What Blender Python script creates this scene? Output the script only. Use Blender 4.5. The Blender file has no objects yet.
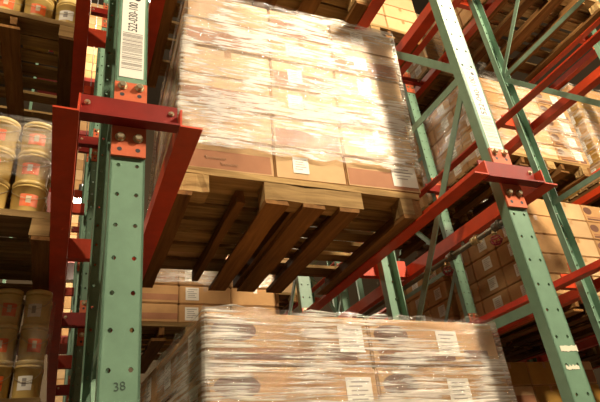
import bpy, bmesh, math, random
from mathutils import Vector, Matrix
random.seed(7)
SC = bpy.context.scene
COL = SC.collection
ZO = 1.6                      # eye height above the floor
PI = math.pi
TILT = 0.0225                 # the rack line drops slightly from left to right

# ------------------------------------------------------------------ materials
def new_mat(name):
    m = bpy.data.materials.new(name); m.use_nodes = True
    nt = m.node_tree; nt.nodes.clear()
    out = nt.nodes.new('ShaderNodeOutputMaterial')
    return m, nt, out
def N(nt, t, **kw):
    n = nt.nodes.new(t)
    for k, v in kw.items():
        if k in n.inputs.keys(): n.inputs[k].default_value = v
        else: setattr(n, k, v)
    return n
def ramp(nt, stops):
    r = nt.nodes.new('ShaderNodeValToRGB'); cr = r.color_ramp
    while len(cr.elements) > len(stops): cr.elements.remove(cr.elements[-1])
    while len(cr.elements) < len(stops): cr.elements.new(0.5)
    for e, (p, c) in zip(cr.elements, stops):
        e.position = p; e.color = (*c, 1) if len(c) == 3 else c
    return r
def coords(nt, scale=(1, 1, 1), obj=True):
    tc = nt.nodes.new('ShaderNodeTexCoord'); mp = nt.nodes.new('ShaderNodeMapping')
    mp.inputs['Scale'].default_value = scale
    nt.links.new(tc.outputs['Object' if obj else 'Generated'], mp.inputs['Vector'])
    return mp
def rand_shift(nt, mp):
    """offset the texture per object so that copies differ"""
    oi = nt.nodes.new('ShaderNodeObjectInfo'); mu = N(nt, 'ShaderNodeMath', operation='MULTIPLY')
    mu.inputs[1].default_value = 37.0
    nt.links.new(oi.outputs['Random'], mu.inputs[0])
    cb = nt.nodes.new('ShaderNodeCombineXYZ')
    for i in range(3): nt.links.new(mu.outputs[0], cb.inputs[i])
    nt.links.new(cb.outputs[0], mp.inputs['Location'])
    return oi
def plain(name, col, rough=0.6, metal=0.0, noise=0.0, nscale=8.0, spec=0.5, scale=(1, 1, 1), var=0.0, bump=0.0):
    m, nt, out = new_mat(name)
    p = nt.nodes.new('ShaderNodeBsdfPrincipled')
    p.inputs['Roughness'].default_value = rough; p.inputs['Metallic'].default_value = metal
    p.inputs['Specular IOR Level'].default_value = spec
    nt.links.new(p.outputs[0], out.inputs[0])
    mp = coords(nt, scale); oi = rand_shift(nt, mp)
    nz = N(nt, 'ShaderNodeTexNoise', Scale=nscale, Detail=5.0, Roughness=0.6)
    nt.links.new(mp.outputs[0], nz.inputs['Vector'])
    lo = tuple(c * (1 - noise) for c in col); hi = tuple(min(1, c * (1 + noise)) for c in col)
    r = ramp(nt, [(0.3, lo), (0.7, hi)])
    nt.links.new(nz.outputs['Fac'], r.inputs[0])
    src = r.outputs[0]
    if var:
        mr = N(nt, 'ShaderNodeMapRange'); mr.inputs[3].default_value = 1 - var; mr.inputs[4].default_value = 1 + var
        nt.links.new(oi.outputs['Random'], mr.inputs[0])
        hs = nt.nodes.new('ShaderNodeHueSaturation')
        nt.links.new(mr.outputs[0], hs.inputs['Value']); nt.links.new(src, hs.inputs['Color']); src = hs.outputs[0]
    nt.links.new(src, p.inputs['Base Color'])
    if bump:
        b = N(nt, 'ShaderNodeBump', Strength=bump, Distance=0.01)
        nt.links.new(nz.outputs['Fac'], b.inputs['Height']); nt.links.new(b.outputs[0], p.inputs['Normal'])
    return m

def wood(name, lo, hi, axis):
    m, nt, out = new_mat(name)
    p = N(nt, 'ShaderNodeBsdfPrincipled', Roughness=0.85)
    p.inputs['Specular IOR Level'].default_value = 0.2
    nt.links.new(p.outputs[0], out.inputs[0])
    sc = [26, 26, 26]; sc[axis] = 1.6
    mp = coords(nt, tuple(sc)); oi = rand_shift(nt, mp)
    nz = N(nt, 'ShaderNodeTexNoise', Scale=1.0, Detail=6.0, Roughness=0.65, Distortion=0.4)
    nt.links.new(mp.outputs[0], nz.inputs['Vector'])
    r = ramp(nt, [(0.28, lo), (0.5, tuple((a + b) / 2 for a, b in zip(lo, hi))), (0.72, hi)])
    nt.links.new(nz.outputs['Fac'], r.inputs[0])
    hs = nt.nodes.new('ShaderNodeHueSaturation')
    mr = N(nt, 'ShaderNodeMapRange'); mr.inputs[3].default_value = 0.6; mr.inputs[4].default_value = 1.25
    nt.links.new(oi.outputs['Random'], mr.inputs[0]); nt.links.new(mr.outputs[0], hs.inputs['Value'])
    nt.links.new(r.outputs[0], hs.inputs['Color']); nt.links.new(hs.outputs[0], p.inputs['Base Color'])
    b = N(nt, 'ShaderNodeBump', Strength=0.35, Distance=0.006)
    nt.links.new(nz.outputs['Fac'], b.inputs['Height']); nt.links.new(b.outputs[0], p.inputs['Normal'])
    return m

def film_mat(name, a_lo, a_hi, col=(0.78, 0.72, 0.62), stretch=(7.0, 7.0, 84.0), rough=0.15, bump=0.9, gloss=0.2):
    """stretch film: clear in places, white streaks where it is gathered, glossy wrinkles running round the load"""
    m, nt, out = new_mat(name)
    mp = coords(nt, stretch)
    n1 = N(nt, 'ShaderNodeTexNoise', Scale=1.0, Detail=6.0, Roughness=0.62, Distortion=0.6)
    nt.links.new(mp.outputs[0], n1.inputs['Vector'])
    mp2 = coords(nt, (3.4, 3.4, 7.0))
    n2 = N(nt, 'ShaderNodeTexNoise', Scale=1.0, Detail=3.0, Roughness=0.5)
    nt.links.new(mp2.outputs[0], n2.inputs['Vector'])
    ad = N(nt, 'ShaderNodeMath', operation='MULTIPLY_ADD'); ad.inputs[1].default_value = 0.6
    nt.links.new(n2.outputs['Fac'], ad.inputs[0])
    mu = N(nt, 'ShaderNodeMath', operation='MULTIPLY'); mu.inputs[1].default_value = 0.75
    nt.links.new(n1.outputs['Fac'], mu.inputs[0]); nt.links.new(mu.outputs[0], ad.inputs[2])
    mr = N(nt, 'ShaderNodeMapRange'); mr.inputs[1].default_value = 0.63; mr.inputs[2].default_value = 0.75
    mr.inputs[3].default_value = a_lo; mr.inputs[4].default_value = a_hi
    nt.links.new(ad.outputs[0], mr.inputs[0])
    p = N(nt, 'ShaderNodeBsdfPrincipled', Roughness=rough)
    p.inputs['Base Color'].default_value = (*col, 1); p.inputs['Specular IOR Level'].default_value = 0.8
    b = N(nt, 'ShaderNodeBump', Strength=bump, Distance=0.012)
    nt.links.new(n1.outputs['Fac'], b.inputs['Height']); nt.links.new(b.outputs[0], p.inputs['Normal'])
    gl = N(nt, 'ShaderNodeBsdfGlossy', Roughness=rough * 0.8); gl.inputs['Color'].default_value = (1, .97, .92, 1)
    nt.links.new(b.outputs[0], gl.inputs['Normal'])
    tr = nt.nodes.new('ShaderNodeBsdfTransparent')
    m0 = nt.nodes.new('ShaderNodeMixShader'); m0.inputs[0].default_value = gloss
    nt.links.new(tr.outputs[0], m0.inputs[1]); nt.links.new(gl.outputs[0], m0.inputs[2])
    mx = nt.nodes.new('ShaderNodeMixShader')
    nt.links.new(mr.outputs[0], mx.inputs[0]); nt.links.new(m0.outputs[0], mx.inputs[1]); nt.links.new(p.outputs[0], mx.inputs[2])
    nt.links.new(mx.outputs[0], out.inputs[0])
    return m

def emit(name, col, s):
    m, nt, out = new_mat(name)
    e = nt.nodes.new('ShaderNodeEmission'); e.inputs[0].default_value = (*col, 1); e.inputs[1].default_value = s
    nt.links.new(e.outputs[0], out.inputs[0]); return m

M = {}
M['green'] = plain('green_paint', (0.165, 0.288, 0.195), 0.42, noise=0.10, nscale=14, spec=0.5, bump=0.03)
M['green_brace'] = plain('green_brace_paint', (0.17, 0.275, 0.19), 0.5, noise=0.14, nscale=18)
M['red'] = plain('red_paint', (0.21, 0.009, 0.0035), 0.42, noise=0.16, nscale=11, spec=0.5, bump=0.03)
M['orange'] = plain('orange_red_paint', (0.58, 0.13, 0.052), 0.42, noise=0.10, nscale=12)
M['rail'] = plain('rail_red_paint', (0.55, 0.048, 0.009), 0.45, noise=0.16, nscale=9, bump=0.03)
M['pipe'] = plain('dark_pipe', (0.10, 0.085, 0.055), 0.45, metal=0.3, noise=0.2)
M['brass'] = plain('dull_brass', (0.45, 0.33, 0.16), 0.4, metal=0.6, noise=0.15)
M['guard'] = plain('red_guard_paint', (0.26, 0.012, 0.02), 0.45)
M['bolt'] = plain('zinc_bolt', (0.72, 0.62, 0.42), 0.32, metal=0.85, noise=0.1)
M['card'] = plain('cardboard', (0.47, 0.27, 0.115), 0.8, noise=0.10, nscale=7, spec=0.2, var=0.16)
M['card_pale'] = plain('pale_cardboard', (0.56, 0.37, 0.19), 0.8, noise=0.10, nscale=7, spec=0.2, var=0.12)
M['print'] = plain('brown_print', (0.36, 0.165, 0.085), 0.75, noise=0.10, nscale=9, spec=0.2, var=0.06)
M['print_dark'] = plain('dark_print', (0.17, 0.085, 0.055), 0.7, noise=0.12, nscale=9, spec=0.2)
M['print_pale'] = plain('pale_print', (0.62, 0.42, 0.27), 0.75, noise=0.05, spec=0.2)
M['yellow_card'] = plain('yellow_cardboard', (0.36, 0.20, 0.04), 0.75, noise=0.12, nscale=6, spec=0.2, var=0.2)
M['tape'] = plain('packing_tape', (0.40, 0.22, 0.085), 0.3, noise=0.05)
M['paper'] = plain('white_paper', (0.80, 0.77, 0.68), 0.65, noise=0.03)
M['ink'] = plain('black_ink', (0.025, 0.025, 0.03), 0.6)
M['ink_grey'] = plain('grey_ink', (0.30, 0.27, 0.24), 0.6)
M['marker'] = plain('felt_marker', (0.05, 0.085, 0.06), 0.6)
M['cream_tape'] = plain('masking_tape', (0.78, 0.74, 0.58), 0.7, noise=0.06)
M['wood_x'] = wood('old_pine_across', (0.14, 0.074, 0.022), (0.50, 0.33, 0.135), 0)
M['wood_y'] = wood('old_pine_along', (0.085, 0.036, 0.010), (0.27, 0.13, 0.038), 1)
M['tub'] = plain('cream_plastic', (0.60, 0.42, 0.13), 0.4, noise=0.05, spec=0.45)
M['tub_lid'] = plain('cream_lid_plastic', (0.66, 0.48, 0.17), 0.35, noise=0.04, spec=0.5)
M['tub_label'] = plain('orange_label', (0.72, 0.13, 0.02), 0.5, noise=0.12, nscale=20)
M['tub_label_pale'] = plain('label_emblem', (0.62, 0.52, 0.36), 0.5)
M['wire'] = plain('wire_handle', (0.5, 0.42, 0.28), 0.35, metal=0.7)
M['concrete'] = plain('concrete_floor', (0.09, 0.08, 0.066), 0.55, noise=0.18, nscale=1.3)
M['wall'] = plain('painted_block_wall', (0.10, 0.07, 0.04), 0.85, noise=0.06, nscale=2)
M['ceil'] = plain('ceiling_deck', (0.08, 0.06, 0.04), 0.85, noise=0.06, nscale=2)
M['film'] = film_mat('stretch_film', 0.03, 0.68, col=(0.84, 0.79, 0.70))
M['film_low'] = film_mat('stretch_film_low', 0.02, 0.74, col=(0.80, 0.75, 0.66), stretch=(3.0, 3.0, 92.0), rough=0.12, bump=1.0)
M['film_far'] = film_mat('stretch_film_far', 0.0, 0.40, stretch=(5, 5, 40), gloss=0.07, bump=0.6)
M['alu'] = plain('spun_aluminium', (0.6, 0.6, 0.6), 0.3, metal=0.9)
M['lamp'] = emit('lamp_bulb', (1.0, 0.84, 0.6), 120.0)
M['post_dark'] = plain('dark_post', (0.02, 0.03, 0.028), 0.5)

# ------------------------------------------------------------------ mesh helpers
def box(bm, x0, x1, y0, y1, z0, z1, mi=0, rot=None):
    vs = [bm.verts.new(Vector(c)) for c in ((x0, y0, z0), (x1, y0, z0), (x1, y1, z0), (x0, y1, z0), (x0, y0, z1), (x1, y0, z1), (x1, y1, z1), (x0, y1, z1))]
    if rot is not None:
        for v in vs: v.co = rot @ v.co
    fs = [bm.faces.new([vs[i] for i in f]) for f in ((3, 2, 1, 0), (4, 5, 6, 7), (0, 1, 5, 4), (1, 2, 6, 5), (2, 3, 7, 6), (3, 0, 4, 7))]
    for f in fs: f.material_index = mi
    return fs
def quad(bm, pts, mi=0):
    f = bm.faces.new([bm.verts.new(Vector(p)) for p in pts]); f.material_index = mi; return f
def lathe(bm, prof, n=24, mi=0, cap0=False, cap1=False):
    rings = [[bm.verts.new((r * math.cos(2 * PI * k / n), r * math.sin(2 * PI * k / n), z)) for k in range(n)] for r, z in prof]
    for a, b in zip(rings, rings[1:]):
        for k in range(n):
            f = bm.faces.new((a[k], a[(k + 1) % n], b[(k + 1) % n], b[k])); f.smooth = True; f.material_index = mi
    if cap0: bm.faces.new(list(reversed(rings[0]))).material_index = mi
    if cap1: bm.faces.new(rings[-1]).material_index = mi
def tube(bm, pts, r, n=6, mi=0):
    pts = [Vector(p) for p in pts]; rings = []
    for i, p in enumerate(pts):
        d = (pts[min(i + 1, len(pts) - 1)] - pts[max(i - 1, 0)]).normalized()
        a = d.orthogonal().normalized() if abs(d.z) > 0.9 else d.cross(Vector((0, 0, 1))).normalized()
        b = d.cross(a)
        rings.append([bm.verts.new(p + r * (math.cos(2 * PI * k / n) * a + math.sin(2 * PI * k / n) * b)) for k in range(n)])
    for a, b in zip(rings, rings[1:]):
        for k in range(n):
            f = bm.faces.new((a[k], a[(k + 1) % n], b[(k + 1) % n], b[k])); f.smooth = True; f.material_index = mi
    bm.faces.new(list(reversed(rings[0]))); bm.faces.new(rings[-1])
def mesh(name, bm, mats, bevel=0.0, seg=1):
    if bevel:
        es = [e for e in bm.edges if len(e.link_faces) == 2 and e.calc_face_angle(0) > 0.6]
        bmesh.ops.bevel(bm, geom=es, offset=bevel, segments=seg, affect='EDGES', clamp_overlap=True)
    bm.normal_update()
    me = bpy.data.meshes.new(name); bm.to_mesh(me); bm.free()
    for m in mats: me.materials.append(m)
    return me
def add(name, me, parent=None, loc=(0, 0, 0), rot=(0, 0, 0)):
    o = bpy.data.objects.new(name, me); COL.objects.link(o)
    o.location = loc; o.rotation_euler = rot
    if parent: o.parent = parent
    return o
def tag(o, label, cat, group=None, kind=None):
    o['label'] = label; o['category'] = cat
    if group: o['group'] = group
    if kind: o['kind'] = kind
    return o
def copy_tree(o, kids, parent=None):
    c = o.copy(); COL.objects.link(c)
    if parent: c.parent = parent
    for ch in kids.get(o.name, ()): copy_tree(ch, kids, c)
    return c
def kid_map(root):
    m = {}
    def rec(o):
        m[o.name] = [c for c in bpy.data.objects if c.parent == o]
        for c in m[o.name]: rec(c)
    rec(root); return m
def text_mesh(name, s, size, mat, extrude=0.0003):
    cu = bpy.data.curves.new(name, 'FONT'); cu.body = s; cu.size = size; cu.extrude = extrude
    cu.align_x = 'CENTER'; cu.align_y = 'CENTER'
    o = bpy.data.objects.new(name, cu); COL.objects.link(o)
    dg = bpy.context.evaluated_depsgraph_get(); dg.update()
    me = bpy.data.meshes.new_from_object(o.evaluated_get(dg))
    bpy.data.objects.remove(o); bpy.data.curves.remove(cu)
    me.name = name; me.materials.clear(); me.materials.append(mat)
    return me

# ------------------------------------------------------------------ the rack grid
X_L = 0.139; PITCH = 1.5366
XS = {'first': X_L - PITCH, 'barcode': X_L, 'taped': X_L + PITCH, 'third': X_L + 2 * PITCH, 'fourth': X_L + 3 * PITCH, 'fifth': X_L + 4 * PITCH}
FR = [(1.4328, 2.45), (3.56, 4.58), (5.69, 6.71), (7.82, 8.84)]
LEV = [-0.29, 1.065, 2.42, 3.785]                 # rail levels relative to the eye, at the barcode line
def dz(x): return -TILT * (x - X_L)
Z_BOT, Z_TOP = -1.6, 4.6
U = 0.0508

def upright_mesh():
    """4 inch channel with two columns of bolt holes punched through its web; web at y=0, flanges towards +y"""
    bm = bmesh.new()
    p = 0.1008; z0 = 0.928 - 0.5 * p                       # hole row at .928 under the eye grid
    k0 = math.ceil((Z_BOT - z0) / p); k1 = math.floor((Z_TOP - z0) / p)
    hr = 0.0068; nh = 8
    def cell(xa, xb, za, zb, hx, hz):
        c = [(xa, za), (xb, za), (xb, zb), (xa, zb)]
        outer = [bm.verts.new((x, 0, z)) for x, z in c]
        mids = [bm.verts.new((x, 0, z)) for x, z in (((xa + xb) / 2, za), (xb, (za + zb) / 2), ((xa + xb) / 2, zb), (xa, (za + zb) / 2))]
        ring_o = [outer[0], mids[0], outer[1], mids[1], outer[2], mids[2], outer[3], mids[3]]
        hole = []; back = []
        for v in ring_o:
            a = math.atan2(v.co.z - hz, v.co.x - hx)
            hole.append(bm.verts.new((hx + hr * math.cos(a), 0, hz + hr * math.sin(a))))
            back.append(bm.verts.new((hx + hr * math.cos(a), 0.006, hz + hr * math.sin(a))))
        for i in range(8):
            j = (i + 1) % 8
            bm.faces.new((ring_o[i], ring_o[j], hole[j], hole[i]))
            bm.faces.new((hole[i], hole[j], back[j], back[i]))
    zs = z0 + k0 * p
    quad(bm, [(-U, 0, Z_BOT), (U, 0, Z_BOT), (U, 0, zs), (-U, 0, zs)])
    for k in range(k0, k1):
        za = z0 + k * p; zb = za + p; hz = (za + zb) / 2
        cell(-U, 0, za, zb, -0.027, hz); cell(0, U, za, zb, 0.027, hz)
    ze = z0 + k1 * p
    quad(bm, [(-U, 0, ze), (U, 0, ze), (U, 0, Z_TOP), (-U, 0, Z_TOP)])
    bmesh.ops.remove_doubles(bm, verts=bm.verts, dist=1e-5)
    d = 0.048; t = 0.006
    for s in (-1, 1):                                      # flanges, each a thin closed plate
        a, b = (s * U, s * (U - t)) if s > 0 else (-(U), -(U - t))
        x0, x1 = min(a, b), max(a, b)
        box(bm, x0, x1, 0.0, d, Z_BOT, Z_TOP)
    return mesh('upright', bm, [M['green']])
UP = upright_mesh()

def bracket_mesh(paint):
    """bolted mounting plate with a welded angle across it; origin on the upright's web at rail level, facing -y"""
    bm = bmesh.new()
    # mounting plate; four flat black discs paint in the shade of open holes
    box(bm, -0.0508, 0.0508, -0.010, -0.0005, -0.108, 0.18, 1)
    for zz, hxs in ((-0.085, (-0.027, 0.027)), (0.128, (-0.027, 0.027))):
        for hx in hxs:
            lz = [(hx + 0.0075 * math.cos(2 * PI * k / 10), zz + 0.0075 * math.sin(2 * PI * k / 10)) for k in range(10)]
            quad(bm, [(x, -0.0104, z) for x, z in lz], 2)
    box(bm, -0.1475, 0.1475, -0.018, -0.010, 0.0, 0.098, 0)          # upstanding leg of the angle
    box(bm, -0.1475, 0.1475, -0.054, -0.018, 0.0, 0.007, 0)          # lower flange towards the aisle
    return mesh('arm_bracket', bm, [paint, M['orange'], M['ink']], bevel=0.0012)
BR = bracket_mesh(M['red']); BR_REAR = bracket_mesh(M['rail'])  # front brackets darker: the shade on them is put into their red
def bolt_mesh(r=0.0125, h=0.012):
    bm = bmesh.new()
    lathe(bm, [(r * 1.25, 0), (r * 1.25, 0.003)], 16, cap0=True, cap1=True)
    lathe(bm, [(r, 0.003), (r, h), (r * 0.75, h + 0.003)], 6, cap1=True)
    for f in bm.faces: f.smooth = False
    for v in bm.verts: v.co = Vector((v.co.x, -v.co.z, v.co.y))
    return mesh('bolt', bm, [M['bolt']])
BOLT = bolt_mesh(); STUD = bolt_mesh(0.0075, 0.005)

def brace_mesh(y0, z0, y1, z1, w=0.040, t=0.028, off=0.0):
    bm = bmesh.new()
    L = math.hypot(y1 - y0, z1 - z0); a = math.atan2(z1 - z0, y1 - y0)
    R = Matrix.Translation((off, y0, z0)) @ Matrix.Rotation(a, 4, 'X')
    box(bm, -t / 2, -t / 2 + 0.005, 0, L, -w / 2, w / 2, 0, R)      # angle section: one leg in the frame's plane, one across
    box(bm, -t / 2 + 0.005, t / 2, 0, L, w / 2 - 0.005, w / 2, 0, R)
    return mesh('brace', bm, [M['green_brace']])

def make_frame(depth, detail=True):
    root = bpy.data.objects.new('upright_frame', None); COL.objects.link(root)
    add('upright', UP, root)
    add('upright', UP, root, (0, depth, 0), (0, 0, PI))
    nodes = [(-1, -0.7), (1, 0.5), (-1, 1.70), (1, 2.9), (-1, 4.1)]
    ya, yb = 0.012, depth - 0.012
    pos = [((ya if s < 0 else yb), z) for s, z in nodes]
    for i, ((y0, z0), (y1, z1)) in enumerate(zip(pos, pos[1:])):
        if y0 < y1: add('brace', brace_mesh(y0, z0, y1, z1), root)
        else: add('brace', brace_mesh(y1, z1, y0, z0), root)
    for z in (-0.7, 0.56, 1.70, 2.9, 4.1):
        add('brace', brace_mesh(ya, z, yb, z), root)
    for lev in LEV:
        for rear in (0, 1):
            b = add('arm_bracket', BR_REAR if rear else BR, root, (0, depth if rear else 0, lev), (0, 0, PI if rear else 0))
            if detail:
                for x, z in ((-0.0265, 0.162), (0.0265, 0.162), (-0.0265, -0.042), (0.0265, -0.042)):
                    add('bolt', BOLT, b, (x, -0.010, z))
                for x in (-0.128, 0.128): add('bolt', STUD, b, (x, -0.018, 0.068))
    # foot plate
    bm = bmesh.new(); box(bm, -0.07, 0.07, -0.02, 0.075, Z_BOT, Z_BOT + 0.01)
    fp = mesh('foot_plate', bm, [M['green']])
    add('foot_plate', fp, root); add('foot_plate', fp, root, (0, depth, 0), (0, 0, PI))
    return root
proto = make_frame(FR[0][1] - FR[0][0]); pk = kid_map(proto)
ORD = ['first', 'second', 'third', 'fourth']
LINE_TXT = {'first': 'in the row beyond the tubs', 'barcode': 'in the row of the barcode-labelled post',
            'taped': 'in the row of the white-taped post', 'third': 'in the third row',
            'fourth': 'in the fourth row', 'fifth': 'in the fifth row'}
FRONT_TXT = {'barcode': 'green upright frame with a big white barcode label, red arms, handwritten 38',
             'taped': 'green upright frame with a white tape strip and blown-out pale top',
             'first': 'green upright frame nearest the aisle on the far side of the tubs',
             'third': 'green upright frame nearest the aisle in the third row, with zigzag bracing',
             'fourth': 'green upright frame nearest the aisle in the fourth row', 'fifth': 'green upright frame nearest the aisle in the fifth row'}
frames = {}
first = True
for ln, x in XS.items():
    for i, (a, b) in enumerate(FR):
        if ln == 'first' and i > 1: continue
        if ln == 'fifth' and i in (0, 3): continue
        r = proto if first else copy_tree(proto, pk)
        first = False
        r.location = (x, a, ZO + dz(x))
        lab = FRONT_TXT[ln] if i == 0 else f'green upright frame, {ORD[i]} from the aisle, {LINE_TXT[ln]}'
        tag(r, lab, 'rack frame', 'green upright frames of the pallet rack'); frames[ln, i] = r

# rails: angle irons that the pallets slide on
RAIL = {}
def rail_mesh(side, y0, y1):
    bm = bmesh.new(); t = 0.006
    xi, xo = side * 0.149, side * 0.221
    box(bm, min(xi, xo), max(xi, xo), y0, y1, 0.0, t)
    a, b = xi, xi + side * t
    box(bm, min(a, b), max(a, b), y0, y1, t, 0.068)
    return mesh('pallet_rail', bm, [M['rail']])
Y_RAIL = (1.4328 - 0.054, 8.9)
lev_txt = ['lowest', 'low', 'upper', 'top']
side_txt = {('barcode', -1): 'beside the stacked tubs, fixed to the barcode-labelled post', ('barcode', 1): 'under the bright wrapped load, fixed to the barcode-labelled post',
            ('taped', -1): 'by the bright wrapped load, fixed to the white-taped post', ('taped', 1): 'on the far side of the white-taped post',
            ('third', -1): 'on the near side of the third row of posts', ('third', 1): 'on the far side of the third row of posts',
            ('fourth', -1): 'on the near side of the fourth row of posts', ('fourth', 1): 'on the far side of the fourth row of posts',
            ('fifth', -1): 'on the near side of the fifth row of posts', ('first', 1): 'on the outer side of the tub stacks'}
for side in (-1, 1): RAIL[side] = rail_mesh(side, *Y_RAIL)
for (ln, side), tx in side_txt.items():
    for k, lev in enumerate(LEV):
        if k == 3 and ln in ('first', 'barcode'): continue
        if ln == 'fifth' and k > 2: continue
        o = add('pallet_rail', RAIL[side], None, (XS[ln], 0, ZO + lev + dz(XS[ln])), (0, TILT, 0))
        tag(o, f'{lev_txt[k]} red pallet rail {tx}', 'rail', 'red pallet rails')

# ------------------------------------------------------------------ markings on the two front posts
def on_post(name, me, ln, x, z, y=-0.0006, rot=(0, 0, 0)):
    return add(name, me, frames[ln, 0], (x, y, z), rot)
def barcode(ln, zb, zt, bars, digs, w, digits, x=0.0):
    """white label; heights are measured up the post from eye level"""
    bm = bmesh.new(); box(bm, -w / 2, w / 2, -0.0008, 0, zb, zt)
    lab = on_post('barcode_label', mesh('barcode_label', bm, [M['paper']]), ln, x, 0.0)
    lab['label'] = 'white barcode label'
    rnd = random.Random(5); bm = bmesh.new(); z = bars[0]
    while z < bars[1]:
        t = rnd.choice((0.0016, 0.0022, 0.0036, 0.0048))
        quad(bm, [(-w * 0.43, -0.0011, z), (w * 0.43, -0.0011, z), (w * 0.43, -0.0011, z + t), (-w * 0.43, -0.0011, z + t)])
        z += t + rnd.choice((0.0016, 0.0025, 0.004, 0.006))
    add('barcode_bars', mesh('barcode_bars', bm, [M['ink_grey']]), lab)
    me = text_mesh('label_digits', digits, 0.044, M['ink'])
    xs = [v.co.x for v in me.vertices]; k = (digs[1] - digs[0]) / (max(xs) - min(xs))
    for v in me.vertices: v.co.x *= k
    add('label_digits', me, lab, (0.0, -0.0012, (digs[0] + digs[1]) / 2), (PI / 2, -PI / 2, 0))
    bm = bmesh.new(); lathe(bm, [(0.0105, 0), (0.0105, 0.0004)], 16, cap1=True)
    for v in bm.verts: v.co = Vector((v.co.x, -v.co.z, v.co.y))
    add('printed_dot', mesh('printed_dot', bm, [M['ink']]), lab, (0.012, -0.0009, digs[1] + 0.022))
barcode('barcode', 1.275, 1.69, (1.312, 1.478), (1.488, 1.632), 0.078, '522-030-100')
barcode('taped', 1.245, 1.72, (1.265, 1.43), (1.44, 1.665), 0.074, '522-040-100', 0.003)
me = text_mesh('handwritten_mark', '38', 0.030, M['marker']); on_post('handwritten_mark', me, 'barcode', 0.0015, 0.283, -0.0004, (PI / 2, -0.1, 0))
bm = bmesh.new(); rr = random.Random(3)
tp = [(-0.030 + 0.083 * k / 10, (0.021 if 1 else 0) + rr.uniform(-.002, .002)) for k in range(11)]
bt = [(-0.030 + 0.083 * k / 10, rr.uniform(-.003, .003)) for k in range(11)]
bm.faces.new([bm.verts.new((x, -0.0006, z)) for x, z in bt] + [bm.verts.new((x, -0.0006, z)) for x, z in reversed(tp)])
o = on_post('tape_strip', mesh('tape_strip', bm, [M['cream_tape']]), 'taped', 0.0, 0.335 + 0.035)
o['label'] = 'torn white tape strip'
bm = bmesh.new()
tp = [(-0.034 + 0.064 * k / 12, 0.011 + (0.006 if k % 3 == 1 else 0) + rr.uniform(-.002, .002)) for k in range(13)]
bt = [(-0.034 + 0.064 * k / 12, rr.uniform(-.002, .002)) for k in range(13)]
bm.faces.new([bm.verts.new((x, -0.0006, z)) for x, z in bt] + [bm.verts.new((x, -0.0006, z)) for x, z in reversed(tp)])
o = on_post('paper_residue', mesh('paper_residue', bm, [M['cream_tape']]), 'taped', 0.0, 0.272 + 0.035)
o['label'] = 'ragged remnant of a white sticker'

# ------------------------------------------------------------------ pallets
def board(name, parent, x0, x1, y0, y1, z0, z1, mat, seed):
    rr = random.Random(seed); bm = bmesh.new()
    n = 5
    along_x = (x1 - x0) > (y1 - y0)
    # a slightly warped and chipped plank
    def sec(t):
        j = lambda a: rr.uniform(-a, a)
        if along_x:
            x = x0 + (x1 - x0) * t
            return [(x, y0 + j(.004), z0 + j(.0015)), (x, y1 + j(.004), z0 + j(.0015)), (x, y1 + j(.004), z1 + j(.001)), (x, y0 + j(.004), z1 + j(.001))]
        y = y0 + (y1 - y0) * t
        return [(x0 + j(.004), y, z0 + j(.0015)), (x1 + j(.004), y, z0 + j(.0015)), (x1 + j(.004), y, z1 + j(.001)), (x0 + j(.004), y, z1 + j(.001))]
    rings = [[bm.verts.new(v) for v in sec(k / n)] for k in range(n + 1)]
    for a, b in zip(rings, rings[1:]):
        for k in range(4): bm.faces.new((a[k], a[(k + 1) % 4], b[(k + 1) % 4], b[k]))
    bm.faces.new(list(reversed(rings[0]))); bm.faces.new(rings[-1])
    bmesh.ops.recalc_face_normals(bm, faces=bm.faces)
    return add(name, mesh(name, bm, [mat]), parent)
def make_pallet(w, d, seed, h=0.135, pat=None):
    root = bpy.data.objects.new('wooden_pallet', None); COL.objects.link(root)
    rr = random.Random(seed)
    tb = 0.020
    # top deck boards run across
    ys = [0.0, 0.155, 0.285, 0.415, 0.55, 0.69, d - 0.135]
    ws = [0.135, 0.085, 0.09, 0.09, 0.09, 0.085, 0.135]
    for i, (y, bw) in enumerate(zip(ys, ws)):
        board('deck_board', root, rr.uniform(0, .006), w - rr.uniform(0, .006), y, y + bw, h - (tb if i else 0.030), h, M['wood_x'], seed * 31 + i)
    # stringers run front to back
    for i, x in enumerate((0.006, 0.47 * w, w - 0.052)):
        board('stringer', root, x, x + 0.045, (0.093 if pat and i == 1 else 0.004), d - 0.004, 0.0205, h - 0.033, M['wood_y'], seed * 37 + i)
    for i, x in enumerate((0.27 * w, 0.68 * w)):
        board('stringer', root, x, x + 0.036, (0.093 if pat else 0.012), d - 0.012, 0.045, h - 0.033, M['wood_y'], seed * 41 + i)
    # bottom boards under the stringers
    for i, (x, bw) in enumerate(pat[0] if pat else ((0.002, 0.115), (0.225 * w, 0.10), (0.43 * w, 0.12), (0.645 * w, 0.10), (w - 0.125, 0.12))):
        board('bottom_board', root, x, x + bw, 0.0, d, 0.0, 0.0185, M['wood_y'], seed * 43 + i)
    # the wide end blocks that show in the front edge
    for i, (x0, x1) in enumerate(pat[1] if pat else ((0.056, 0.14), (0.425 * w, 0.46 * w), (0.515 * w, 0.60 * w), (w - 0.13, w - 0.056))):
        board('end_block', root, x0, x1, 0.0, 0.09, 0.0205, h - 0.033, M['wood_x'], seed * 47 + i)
    return root
PAL = [make_pallet(1.20, 1.02, 3), make_pallet(1.20, 1.02, 8),
       make_pallet(1.20, 1.02, 12, pat=(((0.040, 0.075), (0.42, 0.10), (0.585, 0.105), (0.76, 0.095), (1.085, 0.113)), ((0.056, 0.185), (0.42, 0.88), (1.085, 1.146))))]
PKM = [kid_map(p) for p in PAL]
PUSED = [False, False, False]
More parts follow.
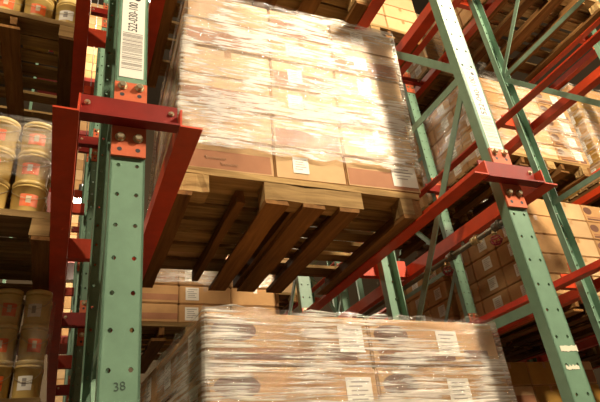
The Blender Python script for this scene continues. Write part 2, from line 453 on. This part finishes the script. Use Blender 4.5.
def place_pallet(x, y, z, yaw, label, which=0):
    if not PUSED[which]: o = PAL[which]; PUSED[which] = True
    else: o = copy_tree(PAL[which], PKM[which])
    o.location = (x, y, ZO + z); o.rotation_euler = (0, TILT, yaw)
    return tag(o, label, 'pallet', 'wooden pallets')

# ------------------------------------------------------------------ cartons
def sticker_mesh(w, h, lines=5, seed=1):
    bm = bmesh.new(); box(bm, 0, w, -0.0006, 0, 0, h, 0)
    rr = random.Random(seed)
    for k in range(lines):
        z = h * (0.84 - 0.15 * k); a = w * rr.uniform(.10, .2); b = w * rr.uniform(.6, .92)
        quad(bm, [(a, -0.0008, z - h * .028), (b, -0.0008, z - h * .028), (b, -0.0008, z + h * .022), (a, -0.0008, z + h * .022)], 1)
    return mesh('address_label', bm, [M['paper'], M['ink_grey']])
def carton_mesh(w, d, h, style):
    bm = bmesh.new()
    mats = [M['card'], M['print'], M['print_dark'], M['tape'], M['card_pale'], M['yellow_card']]
    base = 4 if style in ('pale', 'band', 'plainpale') else 5 if style == 'yellow' else 0
    g = 0.0025
    b2 = bmesh.new(); box(b2, g, w - g, g, d - g, 0, h - 2 * g, base)
    es = list(b2.edges); bmesh.ops.bevel(b2, geom=es, offset=0.006, segments=2, affect='EDGES')
    tmp = bpy.data.meshes.new('t'); b2.to_mesh(tmp); b2.free(); bm.from_mesh(tmp); bpy.data.meshes.remove(tmp)
    e = 0.0006
    def patch(x0, x1, z0, z1, mi, yy=g - e):
        quad(bm, [(x0, yy, z0), (x1, yy, z0), (x1, yy, z1), (x0, yy, z1)], mi)
    def side_patch(y0, y1, z0, z1, mi):
        quad(bm, [(g - e, y1, z0), (g - e, y0, z0), (g - e, y0, z1), (g - e, y1, z1)], mi)
    def oval(cx, cz, rx, rz, mi):
        f = bm.faces.new([bm.verts.new((cx + rx * math.cos(2 * PI * k / 24), g - e, cz + rz * math.sin(2 * PI * k / 24))) for k in range(24)]); f.material_index = mi
    if style == 'band':
        patch(0.012, w - 0.016, 0.012, h * 0.60, 1); side_patch(0.012, d - 0.012, 0.012, h * 0.6, 1)
    elif style == 'dark_band':
        patch(0.006, w - 0.006, h * 0.16, h * 0.48, 1); side_patch(0.006, d - 0.006, h * .16, h * .48, 1)
    elif style == 'oval':
        oval(w * 0.16, h * 0.63, w * 0.125, h * 0.21, 2)
        patch(0.03, w * 0.62, h * 0.10, h * 0.20, 2); patch(0.03, w * 0.62, h * 0.24, h * 0.31, 1)
        patch(w * 0.70, w * 0.90, h * 0.10, h * 0.34, 2)
    if style in ('plain', 'pale', 'yellow', 'plainpale'):      # taped seam along the top edge and down the side
        patch(w * 0.46, w * 0.54, h * 0.70, h - 0.006, 3)
    # flap line on the side wall
    side_patch(0.01, d - 0.01, h * 0.50, h * 0.507, 3)
    return mesh('carton', bm, mats)
ROW = ['bottom row', 'second row up', 'third row up', 'fourth row up', 'fifth row up', 'sixth row up', 'seventh row up']
CM = {}; SM = {}
def load(ox, oy, oz, yaw, cols, deps, hs, styles, phrase, group, stickers=None, side_stickers=False, right_side=False, skip=lambda i, j, k: False, sticker_wh=(0.085, 0.085), jitter=0.004, cat='carton', seed=1, adj=None, lean=0.0):
    """cartons standing in rows; only those on the outside of the load are built"""
    rr = random.Random(seed)
    R = Matrix.Translation((ox, oy, ZO + oz)) @ Matrix.Rotation(yaw, 4, 'Z') @ Matrix.Rotation(TILT, 4, 'Y')
    z = 0.0; nx = len(cols); ny = len(deps)
    for k, h in enumerate(hs):
        y = 0.0; jx = rr.uniform(-jitter, jitter) if k else 0; jy = rr.uniform(-jitter, jitter) * 0.6 if k else 0
        for j, d in enumerate(deps):
            x = 0.0
            for i, w in enumerate(cols):
                vis = j == 0 or i == 0 or (right_side and i == nx - 1)
                if vis and not skip(i, j, k):
                    st = styles(i, j, k)
                    key = (round(w, 4), round(d, 4), round(h, 4), st)
                    if key not in CM: CM[key] = carton_mesh(w, d, h, st)
                    o = add('carton', CM[key])
                    o.matrix_world = R @ Matrix.Translation((x + jx + lean * k, y + jy, z))
                    row = 'top row' if k == len(hs) - 1 else ROW[k]
                    if j == 0:
                        c = {0: 'front left', nx - 1: 'front right'}.get(i, 'front middle' if nx == 3 else 'front')
                        if nx == 1: c = 'front'
                    else:
                        c = f'{("left" if i == 0 else "right")} side {ORD[j] if j < 4 else "fifth"} back'
                    a = adj(st) if adj else {'band': 'brown banded', 'dark_band': 'brown banded', 'oval': 'oval-printed', 'yellow': 'yellow'}.get(st, 'plain brown')
                    tag(o, f'{a} carton, {row}, {c}, {phrase}', cat, group)
                    sw, sh = sticker_wh
                    if (stickers and j == 0 and stickers(i, j, k)) or (side_stickers and i == 0 and (j > 0 or not stickers)):
                        key = (sw, sh, (i + k) % 3)
                        if key not in SM: SM[key] = sticker_mesh(sw, sh, 5, (i + k) % 3)
                    if stickers and j == 0 and stickers(i, j, k):
                        px = stickers(i, j, k)
                        add('address_label', SM[key], o, (px * w, 0.0006, h * 0.5 - sh / 2 + rr.uniform(-.01, .01)))
                    if side_stickers and i == 0:
                        key = (sw, sh, (i + k) % 3)
                        if key not in SM: SM[key] = sticker_mesh(sw, sh, 5, (i + k) % 3)
                        add('address_label', SM[key], o, (0.0006, d * 0.28 + sw, h * 0.5 - sh / 2 + rr.uniform(-.01, .01)), (0, 0, -PI / 2))
                x += w
            y += d
        z += h
    return R, sum(cols), sum(deps), z
def film(R, w, d, z0, z1, mat, label, e=0.012, seed=2, nx=26, nz=22, wave=0.003, lean=0.0):
    """one sleeve of stretch film round the four sides of a load, drawn slightly in and out"""
    rr = random.Random(seed); bm = bmesh.new()
    pts = []
    def edge(a, b, n): return [(a[0] + (b[0] - a[0]) * t / n, a[1] + (b[1] - a[1]) * t / n) for t in range(n)]
    c = 0.008; x0, x1, y0, y1 = -e, w + e, -e, d + e
    loop = edge((x0 + c, y0), (x1 - c, y0), nx) + edge((x1 - c, y0), (x1, y0 + c), 2) + edge((x1, y0 + c), (x1, y1 - c), 12) + edge((x1, y1 - c), (x1 - c, y1), 2) \
        + edge((x1 - c, y1), (x0 + c, y1), 12) + edge((x0 + c, y1), (x0, y1 - c), 2) + edge((x0, y1 - c), (x0, y0 + c), nx) + edge((x0, y0 + c), (x0 + c, y0), 2)
    rows = []
    cx, cy = w / 2, d / 2
    for k in range(nz + 1):
        z = z0 + (z1 - z0) * k / nz
        row = []
        for i, (x, y) in enumerate(loop):
            s = wave * rr.uniform(0.0, 1.0)
            dx, dy = (x - cx), (y - cy); m = max(abs(dx) / (w / 2), abs(dy) / (d / 2))
            nx_, ny_ = (math.copysign(1, dx), 0) if abs(dx) / (w / 2) > abs(dy) / (d / 2) else (0, math.copysign(1, dy))
            row.append(bm.verts.new((x + nx_ * s + lean * (z - 0.08), y + ny_ * s, z + (rr.uniform(-.012, .012) if k in (0, nz) else 0))))
        rows.append(row)
    n = len(loop)
    for a, b in zip(rows, rows[1:]):
        for i in range(n):
            f = bm.faces.new((a[i], a[(i + 1) % n], b[(i + 1) % n], b[i])); f.smooth = True
    o = add('stretch_film', mesh('stretch_film', bm, [mat]))
    o.matrix_world = R
    tag(o, label, 'plastic wrap', 'stretch film sleeves'); return o

def rail_z(x, k): return LEV[k] + dz(x) + 0.0085
PH = 0.135
# --- the bright load in the middle
pa = place_pallet(0.303, 1.812, rail_z(0.303, 1), -0.010, 'light-fronted wooden pallet under the bright wrapped load', 2)
A_cols = [0.425, 0.345, 0.395]
A_rows = [0.168, 0.172, 0.180, 0.178, 0.180, 0.180]
def A_style(i, j, k): return 'band' if (k + i) % 2 == 0 or k == 0 and i != 1 else 'pale'
A_R, aw, ad, ah = load(0.360, 1.83, rail_z(0.360, 1) + PH + 0.004, -0.028, A_cols, [0.335, 0.33, 0.33], A_rows, A_style,
     'in the bright wrapped load', 'cartons of the bright wrapped load',
     stickers=lambda i, j, k: (0.25 if i == 1 else 0.32) if (i > 0 and not (i == 2 and k == 0)) and (k * 7 + i) % 4 != 0 else None, sticker_wh=(0.075, 0.085), seed=4, lean=0.0075)
film(A_R, aw, ad, 0.115, ah + 0.01, M['film'], 'shiny clear film wrapped round the bright carton load', lean=0.0075 / 0.177)
# big white address sheet near the right front corner
for o in list(bpy.data.objects):
    if o.get('label', '').startswith('brown banded carton, bottom row, front right, in the bright'):
        s = sticker_mesh(0.135, 0.115, 4, 9)
        c = add('address_label', s, o, (0.395 - 0.150, 0.0006, 0.028))
    if o.get('label', '').startswith('brown banded carton, bottom row, front left, in the bright'):
        bm = bmesh.new()
        for x0, z0, n, sc in ((0.12, 0.062, 7, 1.0), (0.185, 0.036, 6, 1.0)):
            pts = [(x0 + 0.0022 * t * sc, 0.0004, z0 + 0.009 * math.sin(t * 1.15) * (1.3 if t < 4 else 0.7)) for t in range(n * 6)]
            tube(bm, pts, 0.0011, 4)
        add('printed_script', mesh('printed_script', bm, [M['print_pale']]), o)

# --- the low load in front
B_z = rail_z(0.388, 0) + 0.003
place_pallet(0.306, 1.66, rail_z(0.306, 0), 0.0, 'wooden pallet under the low wrapped load at the bottom', 1)
B_R, bw, bd, bh = load(0.388, 1.602, B_z + PH + 0.002, 0.05, [0.592, 0.592], [0.345, 0.345, 0.345], [0.172, 0.172, 0.172, 0.172],
     lambda i, j, k: 'oval', 'in the low wrapped load', 'cartons of the low wrapped load', stickers=lambda i, j, k: 0.50 if i else 0.79,
     side_stickers=True, sticker_wh=(0.098, 0.092), jitter=0.004, seed=6)
film(B_R, bw, bd, 0.02, bh + 0.006, M['film_low'], 'shiny clear film wrapped round the low oval-printed carton load', seed=5)

# --- dim load further back in the same bay
place_pallet(0.308, 3.85, rail_z(0.308, 1), 0.0, 'yellowish wooden pallet of the dim load seen below the middle pallet', 1)
C_R, cw, cd, ch = load(0.40, 3.86, rail_z(0.40, 1) + PH + 0.002, 0.0, [0.37, 0.40, 0.40], [0.33, 0.33, 0.33], [0.145, 0.145, 0.145],
     lambda i, j, k: 'dark_band' if i == 0 else 'plain', 'in the dim load behind', 'cartons of the dim load behind',
     stickers=lambda i, j, k: (0.12 if i == 1 else None), sticker_wh=(0.10, 0.10), seed=8, skip=lambda i, j, k: j > 0)
film(C_R, cw, cd, 0.3, ch + 0.01, M['film_far'], 'clear film on the dim load below the middle pallet', seed=11, nx=14, nz=8)
load(0.36, 1.77, rail_z(0.36, 2) + PH + 0.003, 0.0, [0.39, 0.385, 0.385], [0.34, 0.33, 0.33], [0.178] * 2, lambda i, j, k: 'pale', 'load overhead above the bright load', 'cartons of the overhead load', seed=15, skip=lambda i, j, k: j > 0)
# --- pallet one level up in this bay
place_pallet(0.306, 1.76, rail_z(0.306, 2), 0.0, 'dark wooden pallet overhead, above the bright wrapped load', 0)

# ------------------------------------------------------------------ tubs on the left
def make_tub(r, h, white=False):
    root = bpy.data.objects.new('plastic_tub', None); COL.objects.link(root)
    bm = bmesh.new(); lathe(bm, [(r * 0.88, 0.0), (r * 0.90, 0.004), (r * 0.965, h * 0.80), (r * 0.99, h * 0.80), (r * 0.99, h * 0.845), (r * 0.965, h * 0.85), (r * 0.97, h * 0.9)], 32, cap0=True)
    add('tub_body', mesh('tub_body', bm, [M['tub']]), root)
    bm = bmesh.new(); lathe(bm, [(r * 0.975, h * 0.875), (r, h * 0.875), (r, h * 0.985), (r * 0.985, h * 0.997), (r * 0.93, h * 0.997), (r * 0.92, h * 0.975)], 32, cap1=True)
    add('tub_lid', mesh('tub_lid', bm, [M['tub_lid']]), root)
    # curved paper label on the front
    bm = bmesh.new(); n = 10; a0, a1 = (-PI / 2 - 0.52, -PI / 2 + 0.56)
    z0, z1 = h * 0.20, h * 0.57
    rad = lambda z: r * (0.90 + 0.065 * z / (h * 0.8)) + 0.0006
    for mi, (b0, b1, y0, y1, e) in enumerate(((a0, a1, z0, z1, 0.0), (a0 + .35, a1 - .42, z0 + h * .10, z1 - h * .06, 0.0005))):
        prev = None
        for k in range(n + 1):
            a = b0 + (b1 - b0) * k / n
            cur = [bm.verts.new(((rad(z) + e) * math.cos(a), (rad(z) + e) * math.sin(a), z)) for z in (y0, y1)]
            if prev:
                f = bm.faces.new((prev[0], cur[0], cur[1], prev[1])); f.material_index = mi; f.smooth = True
            prev = cur
    mats = [M['paper'], M['ink_grey']] if white else [M['tub_label'], M['tub_label_pale']]
    l = add('tub_label', mesh('tub_label', bm, mats), root); l['label'] = 'white printed label' if white else 'orange label with a pale emblem'
    bm = bmesh.new()
    pts = [(r * 1.01 * math.cos(t), r * 1.01 * math.sin(t) - 0.002, h * 0.82 - 0.42 * h * math.sin((t - PI) * 1.0) * 1.0) for t in [PI + PI * k / 14 for k in range(15)]]
    tube(bm, pts, max(0.0014, r * 0.02), 5)
    add('wire_handle', mesh('wire_handle', bm, [M['wire']]), root)
    return root
def tubs(x_right, y0, z, r, h, nx, ny, nz, phrase, group, whites=()):
    pr = make_tub(r, h); km = kid_map(pr); wr = make_tub(r, h, True); wk = kid_map(wr)
    u = [False, False]
    s = 2 * r * 1.05
    rr = random.Random(int(r * 1e4) + nz)
    for k in range(nz):
        for j in range(ny):
            for i in range(nx):
                wh = (i, j, k) in whites
                q = 1 if wh else 0
                if not u[q]: o = (pr, wr)[q]; u[q] = True
                else: o = copy_tree((pr, wr)[q], (km, wk)[q])
                px = x_right - r - i * s
                o.location = (px + TILT * k * h, y0 + r + 0.01 + j * s, ZO + z + k * h + TILT * (-0.04 - px) + 0.002)
                o.rotation_euler = (0, TILT, rr.uniform(-0.25, 0.25))
                row = ['bottom layer', 'second layer up', 'third layer up', 'fourth layer up'][k]
                dep = ['front line', 'second line back', 'third line back'][j]
                ci = ['first', 'second', 'third', 'fourth', 'fifth'][i]
                tag(o, f'cream {"white-labelled " if wh else ""}tub, {row}, {dep}, {ci} from rail, {phrase}', 'tub', group)
    if not u[1]:
        for c in wk[wr.name]: bpy.data.objects.remove(c)
        bpy.data.objects.remove(wr)
    return s
WP = 1.10
def tub_pallet(xr, y, z, label, which): return place_pallet(xr - 1.20, y, z + TILT * (1.16 + 0.035 - 0.04 - xr - 0.0), 0.0, label, which)
def lvl(o): return o
# upper level
z = rail_z(-0.04, 2)
lvl(tub_pallet(-0.035, 2.50, z, 'dark-bottomed wooden pallet under the topmost tubs', 0))
tubs(-0.045, 2.51, z + PH + 0.003, 0.081, 0.205, 4, 2, 2, 'topmost pallet', 'tubs on the topmost pallet', whites={(0, 0, 0), (2, 0, 1)})
z = rail_z(-0.04, 1)
lvl(tub_pallet(-0.035, 2.32, z, 'wooden pallet under the wrapped tubs in the middle', 1))
s2 = tubs(-0.122, 2.33, z + PH + 0.003, 0.074, 0.165, 5, 2, 3, 'middle pallet', 'tubs on the middle pallet')
RT = Matrix.Translation((-0.122 - 5 * s2, 2.33, ZO + z + PH + 0.005 + TILT * (0.082 + 5 * s2))) @ Matrix.Rotation(TILT, 4, 'Y')
film(RT, 5 * s2 + 0.005, 2 * s2 + 0.01, 0.16, 0.49, film_mat('tub_film', 0.0, 0.22, stretch=(5, 5, 60), gloss=0.10), 'clear film wrapped round the tubs on the middle pallet', e=0.012, seed=9, nx=16, nz=8)
# two pallets stacked on the lowest rail
z0 = rail_z(-0.04, 0)
lvl(tub_pallet(-0.036, 2.70, z0, 'wooden pallet at the foot of the lower tub stack', 0))
tubs(-0.046, 2.71, z0 + PH + 0.003, 0.060, 0.166, 4, 2, 3, 'lowest pallet', 'tubs on the lowest pallet')
z1 = z0 + PH + 0.003 + 3 * 0.166 + 0.009
lvl(tub_pallet(-0.06, 2.70, z1, 'wooden pallet standing on tubs, at the bottom edge', 1))
s3 = tubs(-0.068, 2.71, z1 + PH + 0.003, 0.060, 0.166, 5, 2, 3, 'lower pallet', 'tubs on the lower pallet', whites={(0, 0, 0), (0, 0, 2), (3, 0, 1)})
RT = Matrix.Translation((-0.068 - 5 * s3, 2.71, ZO + z1 + PH + 0.005 + TILT * (5 * s3 + 0.028))) @ Matrix.Rotation(TILT, 4, 'Y')
film(RT, 5 * s3 + 0.005, 2 * s3 + 0.01, 0.12, 0.44, film_mat('tub_film_low', 0.0, 0.10, stretch=(5, 5, 60), gloss=0.05), 'clear film wrapped round the tubs on the lower pallet', e=0.010, seed=13, nx=16, nz=8)

# ------------------------------------------------------------------ loads beyond the white-taped post
lane3 = XS['third'] + 0.16
def big_load(lx, y, k, rows, phrase, group, st, sides=True, stick=None, film_lab=None, wh=(0.105, 0.105), which=0, plab='', cols=(0.41, 0.41, 0.41), deps=(0.335, 0.335, 0.335), fm=None, skip=lambda i, j, k: False):
    place_pallet(lx + 0.008, y, rail_z(lx + 0.008, k), 0.0, plab, which)
    R, w, d, h = load(lx + 0.02, y + 0.008, rail_z(lx, k) + PH + 0.002, 0.0, list(cols), list(deps), rows, st, phrase, group, stickers=stick, side_stickers=sides, sticker_wh=wh, skip=skip, seed=int(lx * 10 + y * 3 + k))
    if film_lab: film(R, w, d, 0.05, h + 0.005, fm or M['film_far'], film_lab, seed=int(y * 10) + k, nx=14, nz=10)
def st3(i, j, k): return 'oval' if i == 2 else 'plainpale' if i == 1 else 'plain'
stk3 = lambda i, j, k: 0.55 if i == 2 else (0.08 if i == 1 and k % 2 == 0 else None)
R5 = [0.178] * 5
big_load(lane3, 2.93, 1, R5, 'low load past taped post', 'cartons of the low load past the taped post', st3, True, stk3, None, plab='wooden pallet under the low load past the white-taped post', which=0)
big_load(lane3, 4.02, 1, R5, 'second low load past taped post', 'cartons of the second low load past the taped post', lambda i, j, k: 'plain', True, skip=lambda i, j, k: i > 0, plab='wooden pallet under the second low load past the taped post', which=1)
R6 = [0.178] * 5
big_load(lane3, 2.93, 2, R6, 'upper load past taped post', 'cartons of the upper load past the taped post', st3, True, stk3, 'hazy film round the upper load past the white-taped post', plab='pale-fronted wooden pallet under the upper load past the white-taped post', which=1)
big_load(lane3, 4.02, 2, R6, 'second upper load past taped post', 'cartons of the second upper load past the taped post', lambda i, j, k: 'plain', True, skip=lambda i, j, k: i > 0, plab='wooden pallet under the second upper load past the taped post', which=0)
big_load(lane3, 2.11, 3, [0.178] * 3, 'topmost load past taped post', 'cartons of the topmost load past the taped post', lambda i, j, k: 'pale', False, None, None, plab='dark wooden pallet overhead at the top right corner', which=0)
big_load(lane3, 3.40, 3, [0.178] * 5, 'topmost second load past taped post', 'cartons of the topmost second load', lambda i, j, k: 'pale', True, skip=lambda i, j, k: i > 0, film_lab='bright film round the topmost second load past the taped post', plab='wooden pallet of the topmost second load past the taped post', which=1)
big_load(XS['taped'] + 0.16, 3.02, 3, [0.178] * 5, 'topmost load behind taped post', 'cartons of the topmost load behind the taped post', lambda i, j, k: 'pale', False, skip=lambda i, j, k: j > 0, plab='wooden pallet of the topmost load behind the taped post', which=0)
# fourth lane, at the right edge and in the dark below
lane4 = XS['fourth'] + 0.16
yel = lambda i, j, k: 'yellow' if (i + j + k) % 3 else 'plain'
for y, nm in ((3.0, 'first'), (4.3, 'second')):
    big_load(lane4, y, 1, [0.15] * 5, f'{nm} low load, fourth row', f'cartons of the {nm} low load in the fourth row', yel, True, None, None, skip=(lambda i, j, k: i > 0) if y > 4 else (lambda i, j, k: False), plab=f'wooden pallet under the {nm} low load of the fourth row', which=0, cols=(0.6, 0.6), deps=(0.34, 0.34, 0.34))
big_load(lane4, 3.0, 2, [0.17] * 7, 'upper load, fourth row', 'cartons of the upper load in the fourth row', yel, True, None, 'shiny film round the upper load of the fourth row', plab='wooden pallet under the upper load of the fourth row', which=1, cols=(0.6, 0.6), deps=(0.34, 0.34, 0.34))
for y, nm, sk in ((3.72, 'first', lambda i, j, k: k < 2), (4.85, 'second', lambda i, j, k: i > 0)):
    big_load(lane3, y, 0, [0.205] * 5, f'{nm} lowest load past taped post', f'cartons of the {nm} lowest load past the taped post', lambda i, j, k: 'yellow' if (i + 2 * j + k) % 3 else 'band', False, plab=f'wooden pallet under the {nm} lowest load past the taped post', which=1, cols=(0.40,) * 3, deps=(0.33, 0.33, 0.33), skip=(lambda i, j, k: i > 0) if y > 4 else (lambda i, j, k: False))
# deep load in the second lane
lane2 = XS['taped'] + 0.16
big_load(lane2, 6.7, 2, [0.17] * 4, 'deep load behind taped post', 'cartons of the deep load', lambda i, j, k: 'pale', False, skip=lambda i, j, k: j > 0, plab='wooden pallet of the deep load between the second and third rows', which=0, cols=(0.6, 0.6), deps=(0.5, 0.5))
# sprinkler pipe clamped under the rail beyond the white-taped post
SPX, SPZ, SPH = 1.832, 0.990, 0.034
root = bpy.data.objects.new('sprinkler_pipe', None); COL.objects.link(root); root.location = (SPX, 1.62, ZO + SPZ)
bm = bmesh.new(); tube(bm, [(0, 0, 0), (0, 7.0, 0)], 0.0135, 12); add('pipe', mesh('pipe', bm, [M['pipe']]), root)
for y in (0.06, 0.22, 0.42, 0.62, 1.9, 2.2):
    bm = bmesh.new(); tube(bm, [(0, y, 0), (0, y + 0.05, 0)], 0.021, 14); tube(bm, [(0, y + 0.008, 0), (0, y + 0.016, 0)], 0.025, 14)
    add('pipe_coupling', mesh('pipe_coupling', bm, [M['brass'] if y in (0.22, 0.62) else M['pipe']]), root)
for y in (0.12, 0.50, 2.05):
    bm = bmesh.new(); tube(bm, [(0, y, 0), (0, y, -0.045)], 0.010, 10); tube(bm, [(0, y, -0.02), (0, y, -0.03)], 0.015, 6)
    h = add('sprinkler_head', mesh('sprinkler_head', bm, [M['brass']]), root)
    bm = bmesh.new()
    for k in range(4):
        a = PI * k / 4
        tube(bm, [(0.027 * math.cos(a) * math.cos(t), y + 0.027 * math.sin(a) * math.cos(t), -0.058 - 0.024 * math.sin(t)) for t in [PI * q / 10 for q in range(11)]], 0.003, 5)
    tube(bm, [(0.027 * math.cos(t), y + 0.027 * math.sin(t), -0.060) for t in [2 * PI * q / 18 for q in range(19)]], 0.003, 5)
    tube(bm, [(0.02 * math.cos(t), y + 0.02 * math.sin(t), -0.045) for t in [2 * PI * q / 18 for q in range(19)]], 0.003, 5)
    add('red_guard', mesh('red_guard', bm, [M['guard']]), h)
bm = bmesh.new()
for y in (0.33, 2.45, 4.6):
    b2 = bmesh.new(); box(b2, -0.004, 0.004, y, y + 0.02, 0.012, SPH); add('pipe_hanger', mesh('pipe_hanger', b2, [M['pipe']]), root)
bm.free()
tag(root, 'dark sprinkler pipe with brass couplings and red guards under a red rail', 'sprinkler pipe')
# wall of loads across the rear aisle, seen through the gap beside the barcode post
for lvk, zz in enumerate((1.6, 3.4, 5.2, 7.0, 8.8, 10.6, 12.4)):
    R, w, d, h = load(-0.15, 12.4, zz + 0.165, 0.0, [0.6], [0.5], [0.3, 0.3, 0.3, 0.3], lambda i, j, k: 'pale' if (i + k) % 2 else 'plain', f'{["lowest", "second", "third", "fourth", "fifth", "sixth", "seventh"][lvk]} far rear shelf', 'cartons on the far rear shelves', seed=60 + lvk)
    bm = bmesh.new(); box(bm, -1.2, 1.2, 12.35, 13.4, zz + 0.02, zz + 0.145)
    bm2 = mesh('rear_shelf', bm, [M['red']])
    o = add('rear_shelf', bm2, None, (0, 0, ZO)); tag(o, f'{["lowest", "second", "third", "fourth", "fifth", "sixth", "seventh"][lvk]} red shelf deck across the rear aisle', 'shelf', 'red rear shelves')
bm = bmesh.new(); box(bm, -0.03, 0.03, 0, 0.07, 0, 15.0)
pm = mesh('rear_post', bm, [M['green']])
for x, t in ((-1.24, 'near the outer end'), (1.24, 'behind the barcode-labelled row')):
    tag(add('rear_post', pm, None, (x, 12.35, 0)), f'tall green post of the far rear shelves, {t}', 'rack post', 'posts of the rear shelves')

# ------------------------------------------------------------------ building shell
def shell(name, x0, x1, y0, y1, z0, z1, mat):
    bm = bmesh.new(); box(bm, x0, x1, y0, y1, z0, z1)
    o = add(name, mesh(name, bm, [mat])); o['kind'] = 'structure'; return o
shell('floor', -9, 16, -7, 19, -0.2, 0.0, M['concrete'])
shell('ceiling', -9, 16, -7, 19, 17.0, 17.2, M['ceil'])
shell('wall_back', -9, 16, 19, 19.2, 0, 17, M['wall'])
shell('wall_front', -9, 16, -7.2, -7, 0, 17, M['wall'])
shell('wall_left', -9.2, -9, -7, 19, 0, 17, M['wall'])
shell('wall_right', 16, 16.2, -7, 19, 0, 17, M['wall'])

# ------------------------------------------------------------------ lamps
def lamp(x, y, z, power, label, col=(1.0, 0.83, 0.60), size=0.16, aim=None):
    """high-bay lamp: spun dome, bulb, hanging rod; the bulb's light is a real lamp inside the dome"""
    root = bpy.data.objects.new('high_bay_lamp', None); COL.objects.link(root); root.location = (x, y, ZO + z)
    bm = bmesh.new(); lathe(bm, [(0.24, 0.0), (0.235, 0.005), (0.19, 0.13), (0.10, 0.22), (0.06, 0.25), (0.06, 0.40), (0.0, 0.40)], 28)
    add('dome', mesh('dome', bm, [M['alu']]), root)
    bm = bmesh.new(); lathe(bm, [(0.0, 0.015), (0.05, 0.03), (0.065, 0.08), (0.05, 0.14), (0.03, 0.2)], 20)
    add('bulb', mesh('bulb', bm, [M['lamp']]), root)
    bm = bmesh.new(); lathe(bm, [(0.008, 0.40), (0.008, 17.0 - ZO - z)], 8)
    add('rod', mesh('rod', bm, [M['alu']]), root)
    tag(root, label, 'lamp', 'high bay lamps')
    ld = bpy.data.lights.new('lamp_light', 'POINT'); ld.energy = power; ld.color = col; ld.shadow_soft_size = size
    lo = bpy.data.objects.new('lamp_light', ld); COL.objects.link(lo); lo.location = (x, y, ZO + z - size - 0.02)
    return root
lamp(2.9, -0.6, 3.9, 1150, 'high bay lamp over the aisle in front of the racks')
lamp(-2.6, -1.0, 4.6, 480, 'high bay lamp over the aisle on the tub side')
lamp(0.12, 10.3, 5.68, 300, 'bright high bay lamp beyond the racks, seen beside the barcode post', size=0.2)
lamp(0.18, 15.7, 5.5, 450, 'smaller bright high bay lamp farthest away, seen beside the barcode post', size=0.2)
lamp(5.5, 10.5, 5.5, 330, 'high bay lamp over the rear aisle behind the carton loads')
lamp(7.5, -0.6, 4.6, 330, 'high bay lamp over the aisle toward the fourth row')

lamp(1.6, 10.4, 12.2, 900, 'high bay lamp high over the rear aisle')  # unseen lamp, added to light the upper rear shelves
w = bpy.data.worlds.new('World'); SC.world = w; w.use_nodes = True
bg = w.node_tree.nodes['Background']; bg.inputs[0].default_value = (1.0, 0.78, 0.5, 1); bg.inputs[1].default_value = 0.0

# ------------------------------------------------------------------ camera
yaw, pitch, roll, f = 0.452628, 0.4951235, -0.1347101, 538.894
cy, sy, cp, sp = math.cos(yaw), math.sin(yaw), math.cos(pitch), math.sin(pitch)
fw = Vector((sy * cp, cy * cp, sp)); rt = Vector((cy, -sy, 0)); up = rt.cross(fw)
c, s = math.cos(roll), math.sin(roll)
r2 = c * rt + s * up; u2 = -s * rt + c * up
cd_ = bpy.data.cameras.new('camera'); cam = bpy.data.objects.new('camera', cd_); COL.objects.link(cam)
mw = Matrix((r2, u2, -fw)).transposed().to_4x4(); mw.translation = (0, 0, ZO)
cam.matrix_world = mw
cd_.sensor_width = 36; cd_.sensor_fit = 'HORIZONTAL'; cd_.lens = f / 600 * 36; cd_.clip_start = 0.02; cd_.clip_end = 100
SC.camera = cam
SC.view_settings.view_transform = 'Standard'; SC.view_settings.look = 'None'; SC.view_settings.gamma = 1
SC.view_settings.use_curve_mapping = False
SC.view_settings.exposure = 0.32
